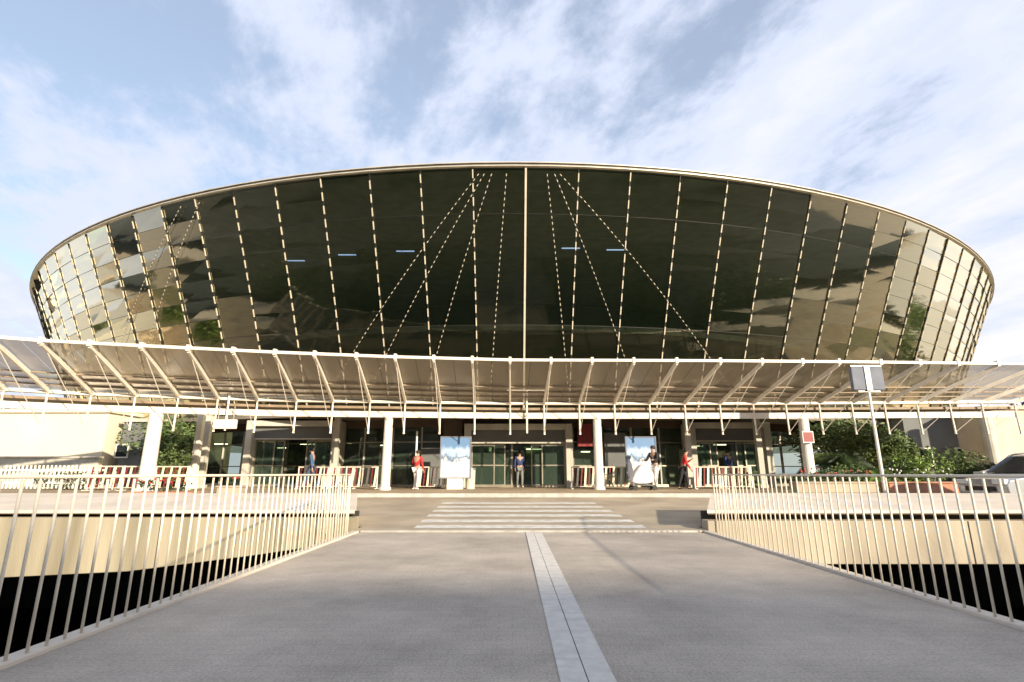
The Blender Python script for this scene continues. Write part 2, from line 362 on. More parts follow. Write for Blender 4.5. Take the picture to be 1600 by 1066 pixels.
# railings
def railing(x, label, out):
    t = thing('bridge_railing', label, 'railing', (x, 0, 0), group='railings of the footbridge')
    r_ = MB(); r_.tube([(0, -3.0, 1.08), (0, 10.15, 1.08), (out * .12, 10.5, 1.08), (out * .55, 10.62, 1.08)], .0125, 10); r_.build('top_rail', M['rail'], t, smooth=True)
    y = -1.2; k = 0; src = None; srcp = None
    while y < 10.2:
        big = False
        if big:
            if srcp is None:
                q = MB(); q.bar((0, 0, -.0), (0, 0, 1.06), .02, .07, (0, 1, 0)); q.box((-.05, -.07, .0), (.05, .07, .045)); srcp = q.build('post', M['rail'], t)
                o = srcp
            else:
                o = srcp.copy(); C.objects.link(o)
        else:
            if src is None:
                q = MB(); q.tube([(0, 0, .0), (0, 0, 1.06)], .0098, 8); src = q.build('baluster', M['rail'], t, smooth=True); o = src
            else:
                o = src.copy(); C.objects.link(o)
        o.location = (0, y, 0); o.rotation_euler = (rnd.gauss(0, .004), rnd.gauss(0, .003), 0); y += .142; k += 1
    for xx, yy_ in ((.12, 10.5), (.33, 10.56), (.55, 10.62)):
        o = src.copy(); C.objects.link(o); o.location = (out * xx, yy_, 0)
    return t
railing(XL - .06, 'cream tubular railing along the left edge of the footbridge', -1)
railing(XR + .06, 'cream tubular railing along the right edge of the footbridge', 1)

# ------------------------------------------------------------------ terminal (inverted glass cone)
CX, CY = .0, 66.0
RT, ZT = 45.6, 12.8 + H
SL = .41
rad = lambda z: RT - SL * (ZT - z)
def cone(th, z, off=0):            # th degrees, 0 = towards the camera
    r = rad(z) + off
    return Vector((CX + r * math.sin(R(th)), CY - r * math.cos(R(th)), z))
term = thing('terminal_building', 'large dark glass drum shaped as an inverted cone behind the canopy', 'building', (CX, CY, PAVZ))
inv = Matrix.Translation((-CX, -CY, -PAVZ))
def tb(mb, name, m, parent=None, **k):
    o = mb.build(name, m, parent or term, **k); o.data.transform(inv); return o
STEP = 2.88; OFFA = .75
ZB = 3.95
gm = MB(); gm.raw = True
rows = 11
for i in range(125):
    t0, t1 = i * STEP + OFFA, (i + 1) * STEP + OFFA
    for j in range(rows):
        za_, zb_ = ZB + (ZT - ZB) * j / rows, ZB + (ZT - ZB) * (j + 1) / rows
        if j == 0: ct, cs = rnd.gauss(0, .012), rnd.gauss(0, .03)
        q = [rnd.gauss(0, .006) for _ in range(4)]; f0, f1 = j / rows, (j + 1) / rows
        a0, a1 = 0.0, 0.0
        q[0] += ct; q[3] += ct; q[1] -= ct; q[2] -= ct
        gm.add([cone(t0, za_, q[0] - cs * .3), cone(t1, za_, q[1] - cs * .3), cone(t1, zb_, q[2] + cs * .3), cone(t0, zb_, q[3] + cs * .3)], [(0, 1, 2, 3)])
tb(gm, 'glass_skin', M['face'])
jm = MB()
for j in range(1, rows):
    z = ZB + (ZT - ZB) * j / rows
    for i in range(-26, 26):
        if -8 < i < 9 and j not in (4, 9): continue
        jm.bar(cone(i * STEP + OFFA, z, .008), cone((i + 1) * STEP + OFFA, z, .008), .02, .012)
tb(jm, 'panel_joints', M['joint'])
for i in range(-25, 27):
    th = i * STEP + OFFA
    mm = MB(); n = Vector((math.sin(R(th)), -math.cos(R(th)), 0))
    wdt = .11 if i == 0 else .046
    mm.bar(cone(th, ZB, .02), cone(th, ZT - .05, .02), wdt, .05, n)
    if i == 0: mm.cur = 1; mm.bar(cone(th, ZB, .06), cone(th, ZT - .05, .06), .08, .03, n)
    else:
        mm.cur = 1; z_ = ZB + .1 + (i % 3) * .12
        while z_ < ZT - .3:
            mm.bar(cone(th, z_, .055), cone(th, z_ + .34, .055), wdt, .045, n); z_ += .54
    tb(mm, 'mullion', [M['joint'], M['clamp']])
def ring(mb, r, z, w_, h_, n=180, a0=-180, a1=180, r2=None):
    for k in range(n):
        t0, t1 = a0 + (a1 - a0) * k / n, a0 + (a1 - a0) * (k + 1) / n
        ps = []
        for t in (t0, t1):
            s_, c_ = math.sin(R(t)), -math.cos(R(t))
            for rr, zz in ((r, z), (r + w_, z), (r + w_, z + h_), (r, z + h_)):
                ps.append((CX + rr * s_, CY + rr * c_, zz))
        mb.add(ps, [(0, 1, 5, 4), (1, 2, 6, 5), (2, 3, 7, 6), (3, 0, 4, 7)])
    return mb
tb(ring(MB(), RT - .1, ZT, .24, .045), 'cornice', M['corn'])
tb(ring(MB(), RT - .3, ZT + .045, .41, .085), 'gutter', M['fasc'])
tb(ring(MB(), RT - .4, ZT + .13, .58, .04), 'roof_edge', M['corn'])
rf = MB()
rf.add([(CX, CY, ZT + 2.2)] + [(CX + (RT - .1) * math.sin(R(t * 3)), CY - (RT - .1) * math.cos(R(t * 3)), ZT + .25) for t in range(120)], [(0, 1 + k, 1 + (k + 1) % 120) for k in range(120)])
tb(rf, 'roof', M['greyc'])
# interior floors and core
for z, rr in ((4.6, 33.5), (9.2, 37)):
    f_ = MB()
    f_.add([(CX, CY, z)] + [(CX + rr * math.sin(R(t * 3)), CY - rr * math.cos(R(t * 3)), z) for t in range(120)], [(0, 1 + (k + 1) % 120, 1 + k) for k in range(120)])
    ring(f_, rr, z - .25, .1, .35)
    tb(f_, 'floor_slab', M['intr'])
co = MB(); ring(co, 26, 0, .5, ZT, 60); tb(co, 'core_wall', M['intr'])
# dotted lines fanning just outside the glass
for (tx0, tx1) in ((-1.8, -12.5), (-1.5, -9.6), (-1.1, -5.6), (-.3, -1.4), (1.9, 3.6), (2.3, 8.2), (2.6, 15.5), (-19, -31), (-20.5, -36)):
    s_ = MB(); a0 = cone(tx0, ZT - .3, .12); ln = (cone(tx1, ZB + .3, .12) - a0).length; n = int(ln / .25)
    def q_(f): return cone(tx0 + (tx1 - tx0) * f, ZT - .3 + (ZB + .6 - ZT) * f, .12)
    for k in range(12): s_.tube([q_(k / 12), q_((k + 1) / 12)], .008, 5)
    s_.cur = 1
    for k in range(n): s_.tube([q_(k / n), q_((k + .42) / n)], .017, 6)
    tb(s_, 'fan_line', [M['joint'], M['clamp']])
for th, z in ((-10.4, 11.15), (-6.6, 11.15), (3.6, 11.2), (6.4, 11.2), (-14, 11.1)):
    l_ = MB(); c_ = cone(th, z, -1.2); l_.box((c_.x - .42, c_.y - .03, z - .02), (c_.x + .42, c_.y + .03, z + .02)); tb(l_, 'streak_glow', M['glowb'])  # reflected blue streaks, drawn as glowing strips inside the glass

# entrance storey (vertical, under the drum)
RS = 39.2
def sp_(th, z, off=0): return Vector((CX + (RS + off) * math.sin(R(th)), CY - (RS + off) * math.cos(R(th)), z))
ZS = 3.75
slab = MB(); ring(slab, RS - 2, ZS + .0, 4.3, .28, 120, -80, 80); tb(slab, 'soffit_slab', M['soff'])
upb = MB(); ring(upb, RS - .12, 3.35, .15, .4, 120, -80, 80); tb(upb, 'fascia_band', M['brown'])
sg = MB(); sg.raw = True
DT = 2.2
k0, k1 = -34, 34
portals = ((-3.58, 4.32, 3.15), (-20.5, -11.6, 3.0), (14.0, 20.5, 3.0))
def inport(t): return any(a_ < t < b2 for a_, b2, _ in portals)
for k in range(k0, k1):
    t0, t1 = k * DT, (k + 1) * DT
    sg.add([sp_(t0, PAVZ + .06), sp_(t1, PAVZ + .06), sp_(t1, 3.36), sp_(t0, 3.36)], [(0, 1, 2, 3)])
tb(sg, 'entrance_glass', M['shop'])
for k in range(-16, 17):
    pm = MB(); pm.bar(sp_(k * DT, PAVZ, .04), sp_(k * DT, 3.36, .04), .07 if k % 2 else .11, .08, (0, 1, 0)); tb(pm, 'glazing_post', M['greyc'] if k % 2 else M['mul'])
tr_ = MB(); ring(tr_, RS + .01, PAVZ + 1.0, .05, .05, 100, -60, 60); ring(tr_, RS + .01, PAVZ + 2.15, .05, .06, 100, -60, 60); ring(tr_, RS + .01, PAVZ, .06, .12, 100, -60, 60)
tb(tr_, 'transom', M['mul'])
fl = MB(); fl.add([(CX + 39 * math.sin(R(t)), CY - 39 * math.cos(R(t)), PAVZ + .01) for t in range(-60, 61, 4)] + [(30, 44, PAVZ + .01), (-30, 44, PAVZ + .01)], [tuple(range(33))])
tb(fl, 'hall_floor', M['intf'])
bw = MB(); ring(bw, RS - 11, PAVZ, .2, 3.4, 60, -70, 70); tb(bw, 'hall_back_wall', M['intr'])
pr = random.Random(3)
for k in range(44):
    th = pr.uniform(-26, 26); hh = pr.uniform(.9, 2.3); c_ = sp_(th, PAVZ, -pr.uniform(2, 8)); ww = pr.uniform(.15, .9)
    b_m = MB(); b_m.box((c_.x - ww/2, c_.y - .2, PAVZ + .02), (c_.x + ww/2, c_.y + .2, PAVZ + hh)); b_m.box((c_.x - ww/2 - .05, c_.y - .25, PAVZ + hh), (c_.x + ww/2 + .05, c_.y + .25, PAVZ + hh + .05))
    tb(b_m, 'desk_screen', pr.choice([M['greyc'], M['slate'], M['leaf'], M['white'], M['brown'], M['white']]))
for px, py, w_, h_ in ((766, 712, .14, .9), (750, 683, .22, .16), (768, 684, .2, .14), (835, 702, .9, .05), (1088, 697, .8, .06), (1125, 695, .7, .05), (915, 706, .5, .05), (790, 690, 1.2, .05), (850, 690, .8, .05), (985, 695, .5, .05), (1180, 694, .9, .05), (480, 694, .8, .05), (420, 690, .6, .05), (600, 696, .4, .05), (345, 694, .7, .05), (545, 692, .3, .06), (440, 700, .5, .05)):
    p_ = PD(px, py, 30.5); l_ = MB(); l_.box((p_.x - w_/2, p_.y, p_.z - h_/2), (p_.x + w_/2, p_.y + .08, p_.z + h_/2)); tb(l_, 'hall_light_and_fill', M['glow'])  # a few real lamps; the other strips are added to brighten the hall

def portal(px0, px1, pyt, d, label, m, nd):
    a_, b2 = PD(px0, 740, d), PD(px1, 740, d); zt = PD((px0 + px1) / 2, pyt, d).z
    x0, x1 = a_.x, b2.x
    f_ = MB(); f_.box((x0, d, PAVZ), (x0 + .32, d + 1.3, zt)); f_.box((x1 - .32, d, PAVZ), (x1, d + 1.3, zt)); f_.box((x0 + .32, d + .003, zt - .28), (x1 - .32, d + 1.3, zt - .003))
    fr = tb(f_, 'entrance_portal', m, bevel=.02)
    u = MB(); u.box((x0 + .33, d + .3, zt - .85), (x1 - .33, d + .45, zt - .285)); tb(u, 'header_panel', M['slate'], fr)
    u = MB(); u.box((x0 + .33, d + .28, zt - .92), (x1 - .33, d + .5, zt - .853)); tb(u, 'header_rail', M['greyc'], fr)
    n = nd; wdt = (x1 - x0 - .66) / n
    for k in range(n):
        xa = x0 + .33 + k * wdt
        if n == 4 and k in (1, 2): yk = d + .62; xa += (-.55 if k == 1 else .55) * wdt
        else: yk = d + .5
        dm = MB(); zt2 = zt - .94
        dm.box((xa, yk, PAVZ + .02), (xa + .06, yk + .05, zt2)); dm.box((xa + wdt - .06, yk, PAVZ + .02), (xa + wdt, yk + .05, zt2))
        dm.box((xa + .06, yk, zt2 - .08), (xa + wdt - .06, yk + .05, zt2)); dm.box((xa + .06, yk, PAVZ + .02), (xa + wdt - .06, yk + .05, PAVZ + .14)); dm.box((xa + .06, yk, PAVZ + 1.0), (xa + wdt - .06, yk + .05, PAVZ + 1.06))
        dm.cur = 1; dm.box((xa + .06, yk + .02, PAVZ + .15), (xa + wdt - .06, yk + .03, zt2 - .09))
        tb(dm, 'door', [M['mul'], M['shop']], fr)
portal(724, 896, 662, 25.7, 'c', M['greyc'], 4)
portal(376, 524, 657, 26.6, 'l', M['greyc'], 4)
portal(1082, 1212, 660, 26.4, 'r', M['greyc'], 4)
# brown and dark-red blocks beside the central entrance
def sideblock(px0, px1, py0, py1, d, m, name):
    a_, b2 = PD(px0, py0, d), PD(px1, py1, d); q = MB(); q.box((a_.x, d, b2.z), (b2.x, d + .25, a_.z)); tb(q, name, m, bevel=.02)
sideblock(694, 722, 652, 684, 26.2, M['brown'], 'brown_panel'); sideblock(902, 926, 662, 698, 26.2, M['dkred'], 'red_panel')
sideblock(658, 690, 700, 762, 26.3, M['slate'], 'dark_panel'); sideblock(944, 980, 676, 730, 26.2, M['slate'], 'dark_panel')

# ------------------------------------------------------------------ canopy
near_px = [-170, -88, -12, 65, 141, 222, 295, 365, 430, 492, 557, 618, 678, 738, 797, 861, 925, 990, 1057, 1125, 1190, 1253, 1310, 1375, 1436, 1496, 1558, 1620, 1682, 1745]
tip_px = [-60, 5, 74, 142, 211, 278, 340, 402, 463, 520, 578, 633, 688, 742, 797, 850, 905, 960, 1015, 1070, 1125, 1177, 1228, 1280, 1331, 1382, 1433, 1484, 1534, 1585]
def interp(x, tab):
    if x <= tab[0][0]: (a, b), (c, d) = tab[0], tab[1]
    elif x >= tab[-1][0]: (a, b), (c, d) = tab[-2], tab[-1]
    else:
        for (a, b), (c, d) in zip(tab, tab[1:]):
            if a <= x <= c: break
    return b + (d - b) * (x - a) / (c - a)
EDGE = [(-12, 529), (65, 535), (222, 543), (430, 553), (610, 560), (800, 565), (1100, 566), (1350, 568), (1600, 571)]
BEAM = [(5, 632), (142, 638), (430, 646), (800, 650), (1200, 650), (1600, 648)]
EZ, BZ = 4.14 + H, 2.38 + H
nears = [PZ(x, interp(x, EDGE), EZ) for x in near_px]
backs = [PZ(x, interp(x, BEAM), BZ) for x in tip_px]
can = thing('glass_canopy', 'long cream steel canopy with sloping dusty glass in front of the terminal', 'canopy', (0, 22, PAVZ))
cinv = Matrix.Translation((0, -22, -PAVZ))
def cb_(mb, name, m, parent=None, **k):
    o = mb.build(name, m, parent or can, **k); o.data.transform(cinv); return o
GB = .62     # glass back height above the beam
gp = MB(); gp.raw = True
for i in range(len(nears) - 1):
    up = Vector((0, 0, .08)); a0, a1 = nears[i] + up, nears[i+1] + up; b0, b1 = backs[i] + Vector((0, 0, GB)), backs[i+1] + Vector((0, 0, GB))
    for s_ in range(2):
        f0, f1 = s_ / 2 + .004, (s_ + 1) / 2 - .004
        q0, q1, q2, q3 = a0.lerp(a1, f0), a0.lerp(a1, f1), b0.lerp(b1, f1), b0.lerp(b1, f0)
        gp.add([q0, q1, q2, q3], [(0, 1, 2, 3)])
cb_(gp, 'glass_roof', M['canop'])
eb = MB(); 
for a0, a1 in zip(nears, nears[1:]): eb.bar(a0 + Vector((0, -.03, .05)), a1 + Vector((0, -.03, .05)), .08, .10)
cb_(eb, 'edge_beam', M['ribm'])
gb = MB(); g2 = MB(); g3 = MB()
for a0, a1 in zip(backs, backs[1:]):
    gb.bar(a0, a1, .16, .24)
    z1 = Vector((0, 0, .30)); z2 = Vector((0, 0, .52))
    g2.bar(a0 + z1 + Vector((0, .1, 0)), a1 + z1 + Vector((0, .1, 0)), .1, .10); g3.bar(a0 + z2, a1 + z2, .28, .10)
cb_(gb, 'gutter_beam', M['ribm']); cb_(g2, 'purlin', M['purl']); cb_(g3, 'purlin', M['ribm'])
for f in (.60, .74, .87):
    pm = MB()
    for i in range(len(nears) - 1):
        a0 = nears[i].lerp(backs[i] + Vector((0, 0, GB)), f); a1 = nears[i+1].lerp(backs[i+1] + Vector((0, 0, GB)), f)
        dz = Vector((0, 0, -.02)); pm.bar(a0 + dz, a1 + dz, .06, .05)
    cb_(pm, 'purlin', M['purl'])
# flat roof strip between beam and terminal
ls = MB()
for i in range(len(backs) - 1):
    a0, a1 = backs[i] + Vector((0, .15, .26)), backs[i+1] + Vector((0, .15, .26))
    c0, c1 = a0 + Vector((0, 3.4, .05)), a1 + Vector((0, 3.4, .05))
    h_ = Vector((0, 0, .1)); ls.add([a0, a1, c1, c0, a0+h_, a1+h_, c1+h_, c0+h_], [(3, 2, 1, 0), (4, 5, 6, 7), (0, 1, 5, 4), (2, 3, 7, 6)])
cb_(ls, 'flat_roof', M['soff'])
for i, (a0, b0) in enumerate(zip(nears, backs)):
    rb = MB(); bt = b0 + Vector((0, 0, GB - .12)); a_ = a0 + Vector((0, 0, -.04))
    rb.bar(a_, bt, .085, .15)                                   # top chord
    tip = b0 + Vector((0, 0, -.78)); tip = Vector((b0.x, b0.y - .02, BZ - .80))
    rb.tube([b0 + Vector((0, -.1, .5)), b0 + Vector((0, -.1, -.1)), tip + Vector((0, -.1, .06)), tip + Vector((0, -.1, 0))], [.036, .036, .040, .050], 8)
    lo0 = a_ + (bt - a_) * .12 + Vector((0, 0, -.1)); lo1 = tip + Vector((0, -.1, .08))
    rb.tube([lo0, lo1], .015, 6)                               # lower tie
    rb.box((a0.x - .05, a0.y - .1, a0.z - .06), (a0.x + .05, a0.y + .08, a0.z + .16))
    cb_(rb, 'rib', M['ribm'])
def beamat(px):
    for i in range(len(tip_px) - 1):
        if tip_px[i] <= px <= tip_px[i+1]:
            f = (px - tip_px[i]) / (tip_px[i+1] - tip_px[i]); return backs[i].lerp(backs[i+1], f)
for px, r_ in ((243, .27), (607, .19), (933, .19), (1256, .22)):
    p_ = beamat(px)
    c_ = MB(); c_.tube([(p_.x, p_.y + .1, PAVZ), (p_.x, p_.y + .1, PAVZ + .12), (p_.x, p_.y + .1, PAVZ + .121), (p_.x, p_.y + .1, BZ - .12)], [r_ * 1.25, r_ * 1.25, r_, r_ * .9], 20)
    cb_(c_, 'column', M['white'], smooth=False)
for px, d in ((303, 24.6), (316, 25.4), (522, 25.2), (1078, 25.2), (1190, 25.6)):
    p_ = PD(px, 740, d); c_ = MB(); c_.bar((p_.x, d, PAVZ), (p_.x, d, BZ + .3), .26, .26, (0, 1, 0)); c_.box((p_.x - .2, d - .2, PAVZ), (p_.x + .2, d + .2, PAVZ + .15)); cb_(c_, 'pillar', M['greyc'] if px > 310 or px < 290 else M['white'], bevel=.01)

# T-shaped lamp brackets on the canopy
for px, lab in ((823, 'white T-shaped lamp bracket above the central entrance'), (360, 'white T-shaped lamp bracket above the left part of the canopy')):
    p_ = beamat(px) + Vector((0, -.25, 0)); t = thing('lamp_bracket', lab, 'lamp bracket', p_, group='T-shaped lamp brackets on the canopy')
    q = MB(); q.tube([(0, 0, -.75), (0, 0, 1.02)], .04, 8); q.bar((0, 0, 0), (0, .2, 0), .05, .05); q.build('stem', M['white'], t)
    q = MB(); q.bar((-.85, 0, 1.05), (.85, 0, 1.05), .09, .06, (0, 0, 1)); q.build('cross_arm', M['white'], t, bevel=.01)
    q = MB(); q.bar((-.5, 0, .78), (.5, 0, .78), .05, .035); q.build('cross_arm', M['white'], t)

# ------------------------------------------------------------------ posters
for px, lab, foot in ((711, 'blue and white advertising board on a pale box left of the central entrance', True), (1004, 'blue and white advertising board right of the central entrance', False)):
    p_ = PD(px, 745, 23.4); zt = PD(px, 684, 23.4).z; zb2 = PD(px, 746, 23.4).z
    t = thing('poster_board', lab, 'poster board', (p_.x, 23.4, PAVZ), group='advertising boards')
    w2 = .62
    q = MB(); q.box((-w2, 0, zb2 - PAVZ), (w2, .03, zt - PAVZ)); q.build('poster', M['poster'], t)
    q = MB()
    for a_, b2 in (((-w2 - .05, -.02, zb2 - PAVZ - .05), (-w2, .12, zt - PAVZ + .05)), ((w2, -.02, zb2 - PAVZ - .05), (w2 + .05, .12, zt - PAVZ + .05)), ((-w2, -.02, zt - PAVZ), (w2, .12, zt - PAVZ + .05)), ((-w2, -.02, zb2 - PAVZ - .05), (w2, .12, zb2 - PAVZ))): q.box(a_, b2)
    q.build('frame', M['lampg'], t)
    q = MB()
    if foot: q.box((-.33, -.12, 0), (.33, .3, zb2 - PAVZ - .052))
    else: q.box((-.5, 0, 0), (-.42, .1, zb2 - PAVZ - .052)); q.box((.42, 0, 0), (.5, .1, zb2 - PAVZ - .052))
    q.build('base', M['white'], t, bevel=.01)

# ------------------------------------------------------------------ barriers
def barrier_proto(n):
    t = thing('striped_barrier', 'x', 'barrier', group='red and white striped barriers along the forecourt')
    q = MB(); W_ = .34 * n
    q.tube([(-W_/2, 0, .92), (W_/2, 0, .92)], .028, 8); q.tube([(-W_/2, 0, .10), (W_/2, 0, .10)], .015, 8); q.build('frame', M['rail'], t)
    for c in range(2):
        s_ = MB()
        for k in range(n):
            x = -W_/2 + .17 * (2 * k + c) + .085
            s_.bar((x - .035, 0, .11), (x + .035, 0, .90), .085 if c else .05, .02, (0, 1, 0))
        s_.build('slats', M['rail'] if c else M['dkred'], t)
    for s2 in (-1, 1):
        s_ = MB(); s_.bar((s2 * W_/2, 0, 0), (s2 * W_/2, 0, .95), .04, .04, (0, 1, 0)); s_.box((s2 * W_/2 - .04, -.22, 0), (s2 * W_/2 + .04, .22, .03)); s_.build('leg', M['white'], t)
    return t
bp_ = None
for px, d, lab in ((565, 23.9, 'beside the slim left column'), (672, 24.1, 'between the red-clad person and the left poster'), (918, 24.0, 'left of the right central column'), (962, 23.9, 'between the right central column and the right poster'),
                   (1110, 23.8, 'right of the stooping person in red'), (530, 24.0, 'behind the end of the left bridge railing'), (490, 24.0, 'left of the grey pillar behind the left railing'), (268, 22.4, 'right of the thick white column'), (205, 22.0, 'left of the thick white column'), (165, 21.6, 'in front of the slate building'), (1150, 23.7, 'in front of the right entrance')):
    if bp_ is None: bp_ = barrier_proto(4); o = bp_
    else: o = copy_tree(bp_)
    p_ = PD(px, 750, d); o.location = (p_.x, d, PAVZ); o.rotation_euler = (0, 0, 0)
    o['label'] = 'red and white striped barrier ' + lab

# ------------------------------------------------------------------ twin lamp / panel post at right
p_ = PD(1354, 592, 19.2); zc = p_.z
t = thing('panel_post', 'tall leaning post carrying a pale twin panel box above the palms', 'street lamp', (p_.x, 19.2, PAVZ))
q = MB(); q.tube([(.0, 0, 0), (0, 0, zc - PAVZ + .5)], [.06, .045], 10); q.build('pole', M['white'], t)
for s2 in (-1, 1):
    q = MB(); q.box((s2 * .32 - .25, -.09, zc - PAVZ - .42), (s2 * .32 + .25, .09, zc - PAVZ + .42)); q.build('panel', M['lampg'], t, bevel=.02)
q = MB(); q.box((-.11, -.12, zc - PAVZ - .45), (.09, .1, zc - PAVZ + .46)); q.box((-.55, -.05, zc - PAVZ + .44), (.55, .05, zc - PAVZ + .50)); q.box((-.4, -.05, zc - PAVZ - .50), (.4, .05, zc - PAVZ - .44)); q.build('bracket', M['grey'], t)
# small dark red sign on right column
p_ = beamat(1256); p2 = PD(1263, 683, p_.y - .25)
q = MB(); q.box((p2.x - .2, p2.y, p2.z - .2), (p2.x + .2, p2.y + .03, p2.z + .2)); q.cur = 1; q.box((p2.x - .23, p2.y + .005, p2.z - .24), (p2.x + .23, p2.y + .025, p2.z + .24)); 
tag(q.build('wall_sign', [M['dkred'], M['white']]), 'small dark red sign with white border on the right white column', 'sign')
# floodlight box under canopy at left
p2 = PD(352, 663, 21.0)
t = thing('hanging_sign', 'white rectangular box hanging under the left part of the canopy', 'sign', p2)
q = MB(); q.box((-.45, -.06, -.18), (.45, .06, .18)); q.build('box', M['white'], t, bevel=.02)
q = MB(); q.tube([(-.3, 0, .18), (-.3, 0, .7)], .015, 6); q.tube([(.3, 0, .18), (.3, 0, .7)], .015, 6); q.build('hanger', M['grey'], t)

# ------------------------------------------------------------------ foliage
def leaves(mb, c, r, n, s, rr, flat=.8):
    cl = [(Vector((rr.gauss(0, .5), rr.gauss(0, .5), rr.gauss(0, .45)))) for _ in range(max(5, n // 60))]
    for k in range(n):
        q = rr.choice(cl); v = q + Vector((rr.gauss(0, .22), rr.gauss(0, .22), rr.gauss(0, .2)))
        if v.length > 1.15: v = v.normalized() * rr.uniform(.8, 1.15)
        p = Vector((c[0] + v.x * r[0], c[1] + v.y * r[1], c[2] + v.z * r[2]))
        a_ = Vector((rr.gauss(0, 1), rr.gauss(0, 1), rr.gauss(0, .6))).normalized(); b2 = a_.cross(Vector((rr.gauss(0, 1), rr.gauss(0, 1), rr.gauss(0, 1)))).normalized()
        l = s * rr.uniform(.6, 1.4); wd = l * .38
        mb.add([p - a_ * l/2, p + b2 * wd/2, p + a_ * l/2, p - b2 * wd/2], [(0, 1, 2, 3)])
def tree(name, lab, cat, x, y, z0, hh, r, m, n=2600, s=.24, group=None, seed=0):
    rr = random.Random(seed + int(x * 13)); t = thing(name, lab, cat, (x, y, z0), group=group)
    tr = MB(); tr.tube([(0, 0, 0), (.08, .05, hh * .3), (-.05, 0, hh * .62)], [r * .08 + .05, r * .06 + .03, .04], 8)
    for k in range(5):
        a_ = k * 1.26 + rr.random(); tr.tube([(0, 0, hh * (.3 + .06 * k)), (math.cos(a_) * r * .35, math.sin(a_) * r * .35, hh * (.5 + .06 * k)), (math.cos(a_) * r * .7, math.sin(a_) * r * .7, hh * (.62 + .06 * k))], [.05, .035, .012], 5)
    tr.build('trunk', M['bark'], t)
    c = MB(); c.raw = True; leaves(c, (0, 0, hh * .68), (r, r, hh * .36), n, s, rr); c.build('crown', m, t)
    return t
def bush(lab, x, y, z0, r, hh, m, n=1200, s=.16, seed=0, name='bush', cat='bush', group=None):
    rr = random.Random(seed + int(x * 7) + 5); t = thing(name, lab, cat, (x, y, z0), group=group)
    c = MB(); c.raw = True; leaves(c, (0, 0, hh * .55), (r, r * .8, hh * .5), n, s, rr); c.build('foliage', m, t)
    st = MB()
    for k in range(5): st.tube([(0, 0, 0), (rr.uniform(-.4, .4) * r, rr.uniform(-.3, .3) * r, hh * .6)], [.03, .01], 5)
    st.build('stem', M['bark'], t)
    return t
def palm(lab, x, y, z0, hh, fr, seed, m):
    rr = random.Random(seed); t = thing('palm_tree', lab, 'palm', (x, y, z0), group='palms at the right of the forecourt')
    q = MB(); q.tube([(0, 0, 0), (.03, 0, hh * .5), (0, .03, hh)], [.15, .12, .1], 10); q.build('trunk', M['bark'], t)
    c = MB(); c.raw = True
    for k in range(26):
        a_ = rr.random() * 6.283; el = rr.uniform(.1, 1.3); ln = fr * rr.uniform(.8, 1.1); pts = []
        for j in range(9):
            f = j / 8; rad_ = ln * f * math.cos(el) + .05; zz = hh + ln * f * math.sin(el) - .75 * ln * f * f
            pts.append(Vector((math.cos(a_) * rad_, math.sin(a_) * rad_, zz)))
        sd_ = Vector((-math.sin(a_), math.cos(a_), 0))
        for j in range(1, 9):
            for u in (-1, 1):
                for h2 in (0, .5):
                    b0 = pts[j-1].lerp(pts[j], h2); l2 = fr * .34 * (1 - abs(j / 8 - .45)); tip = b0 + sd_ * u * l2 + (pts[j] - pts[j-1]) * 1.1 + Vector((0, 0, -.12 * l2))
                    c.add([b0, b0 + (pts[j] - pts[j-1]) * .28, tip], [(0, 1, 2)])
        c.add([pts[0], pts[4], pts[8]], [(0, 1, 2)])
    c.build('fronds', m, t)
def bx(px, d): return PD(px, 740, d).x
# right side greenery
palm('tall dark palm just left of the panel post', bx(1330, 23.5), 23.5, PAVZ, 1.1, 1.6, 11, M['leafd'])
palm('bright low palm at the foot of the panel post', bx(1372, 21.2), 21.2, PAVZ, .5, 1.1, 12, M['leafb'])
palm('dark palm right of the panel post', bx(1395, 24), 24, PAVZ, 1.0, 1.5, 13, M['leaf'])
palm('palm next to the right white column', bx(1290, 25), 25, PAVZ, 1.2, 1.4, 15, M['leaf'])
GR = 'trees beside the terminal'
for i, (px, d, hh, r, mk, lab) in enumerate(((1300, 28, 3.4, 1.7, 'leaf', 'leafy tree directly behind the right white column'), (1350, 28, 3.3, 1.4, 'leaf', 'dark leafy tree behind the panel post'), (1400, 28, 2.8, 1.0, 'leaf', 'leafy tree beside the slate building on the right'),
        (200, 34.5, 4.6, 1.7, 'leafd', 'dark tree above the slate building on the left'), (262, 27, 3.3, 1.3, 'leaf', 'green tree right of the thick white column'), (228, 29, 3.4, 1.4, 'leaf', 'green tree behind the thick white column'),
        (-60, 60, 9, 4.5, 'leafd', 'broad tree beyond the left edge of the canopy'), (1680, 52, 8, 4, 'leafd', 'broad tree beyond the right edge of the canopy'))):
    tree('leafy_tree', lab, 'tree', bx(px, d), d, PAVZ, hh, r, M[mk], n=3200 if d < 40 else 2600, s=.2 if d < 40 else .5, group=GR, seed=i)
bush('bright green bush above the flower planter on the right', bx(1442, 21.5), 21.5, PAVZ, .95, 1.55, M['leafb'], 1600, .14)
bush('round dark green bush right of the bright bush', bx(1502, 22.5), 22.5, PAVZ, 1.0, 1.55, M['leaf'], 1600, .14)
bush('dark bush low between palms and bright bush', bx(1400, 22), 22, PAVZ, .9, 1.3, M['leafd'], 1400, .14)
bush('low dark bush behind the silver car bonnet', bx(1535, 22), 22, PAVZ, .8, 1.0, M['leafd'], 1200, .13)
bush('low green shrub at the palms base behind the right railing', bx(1315, 21.3), 21.3, PAVZ, 1.0, 1.0, M['leaf'], 1400, .13)
bush('green shrub in front of the right entrance', bx(1160, 24.2), 24.2, PAVZ, .8, .95, M['leaf'], 1000, .12)
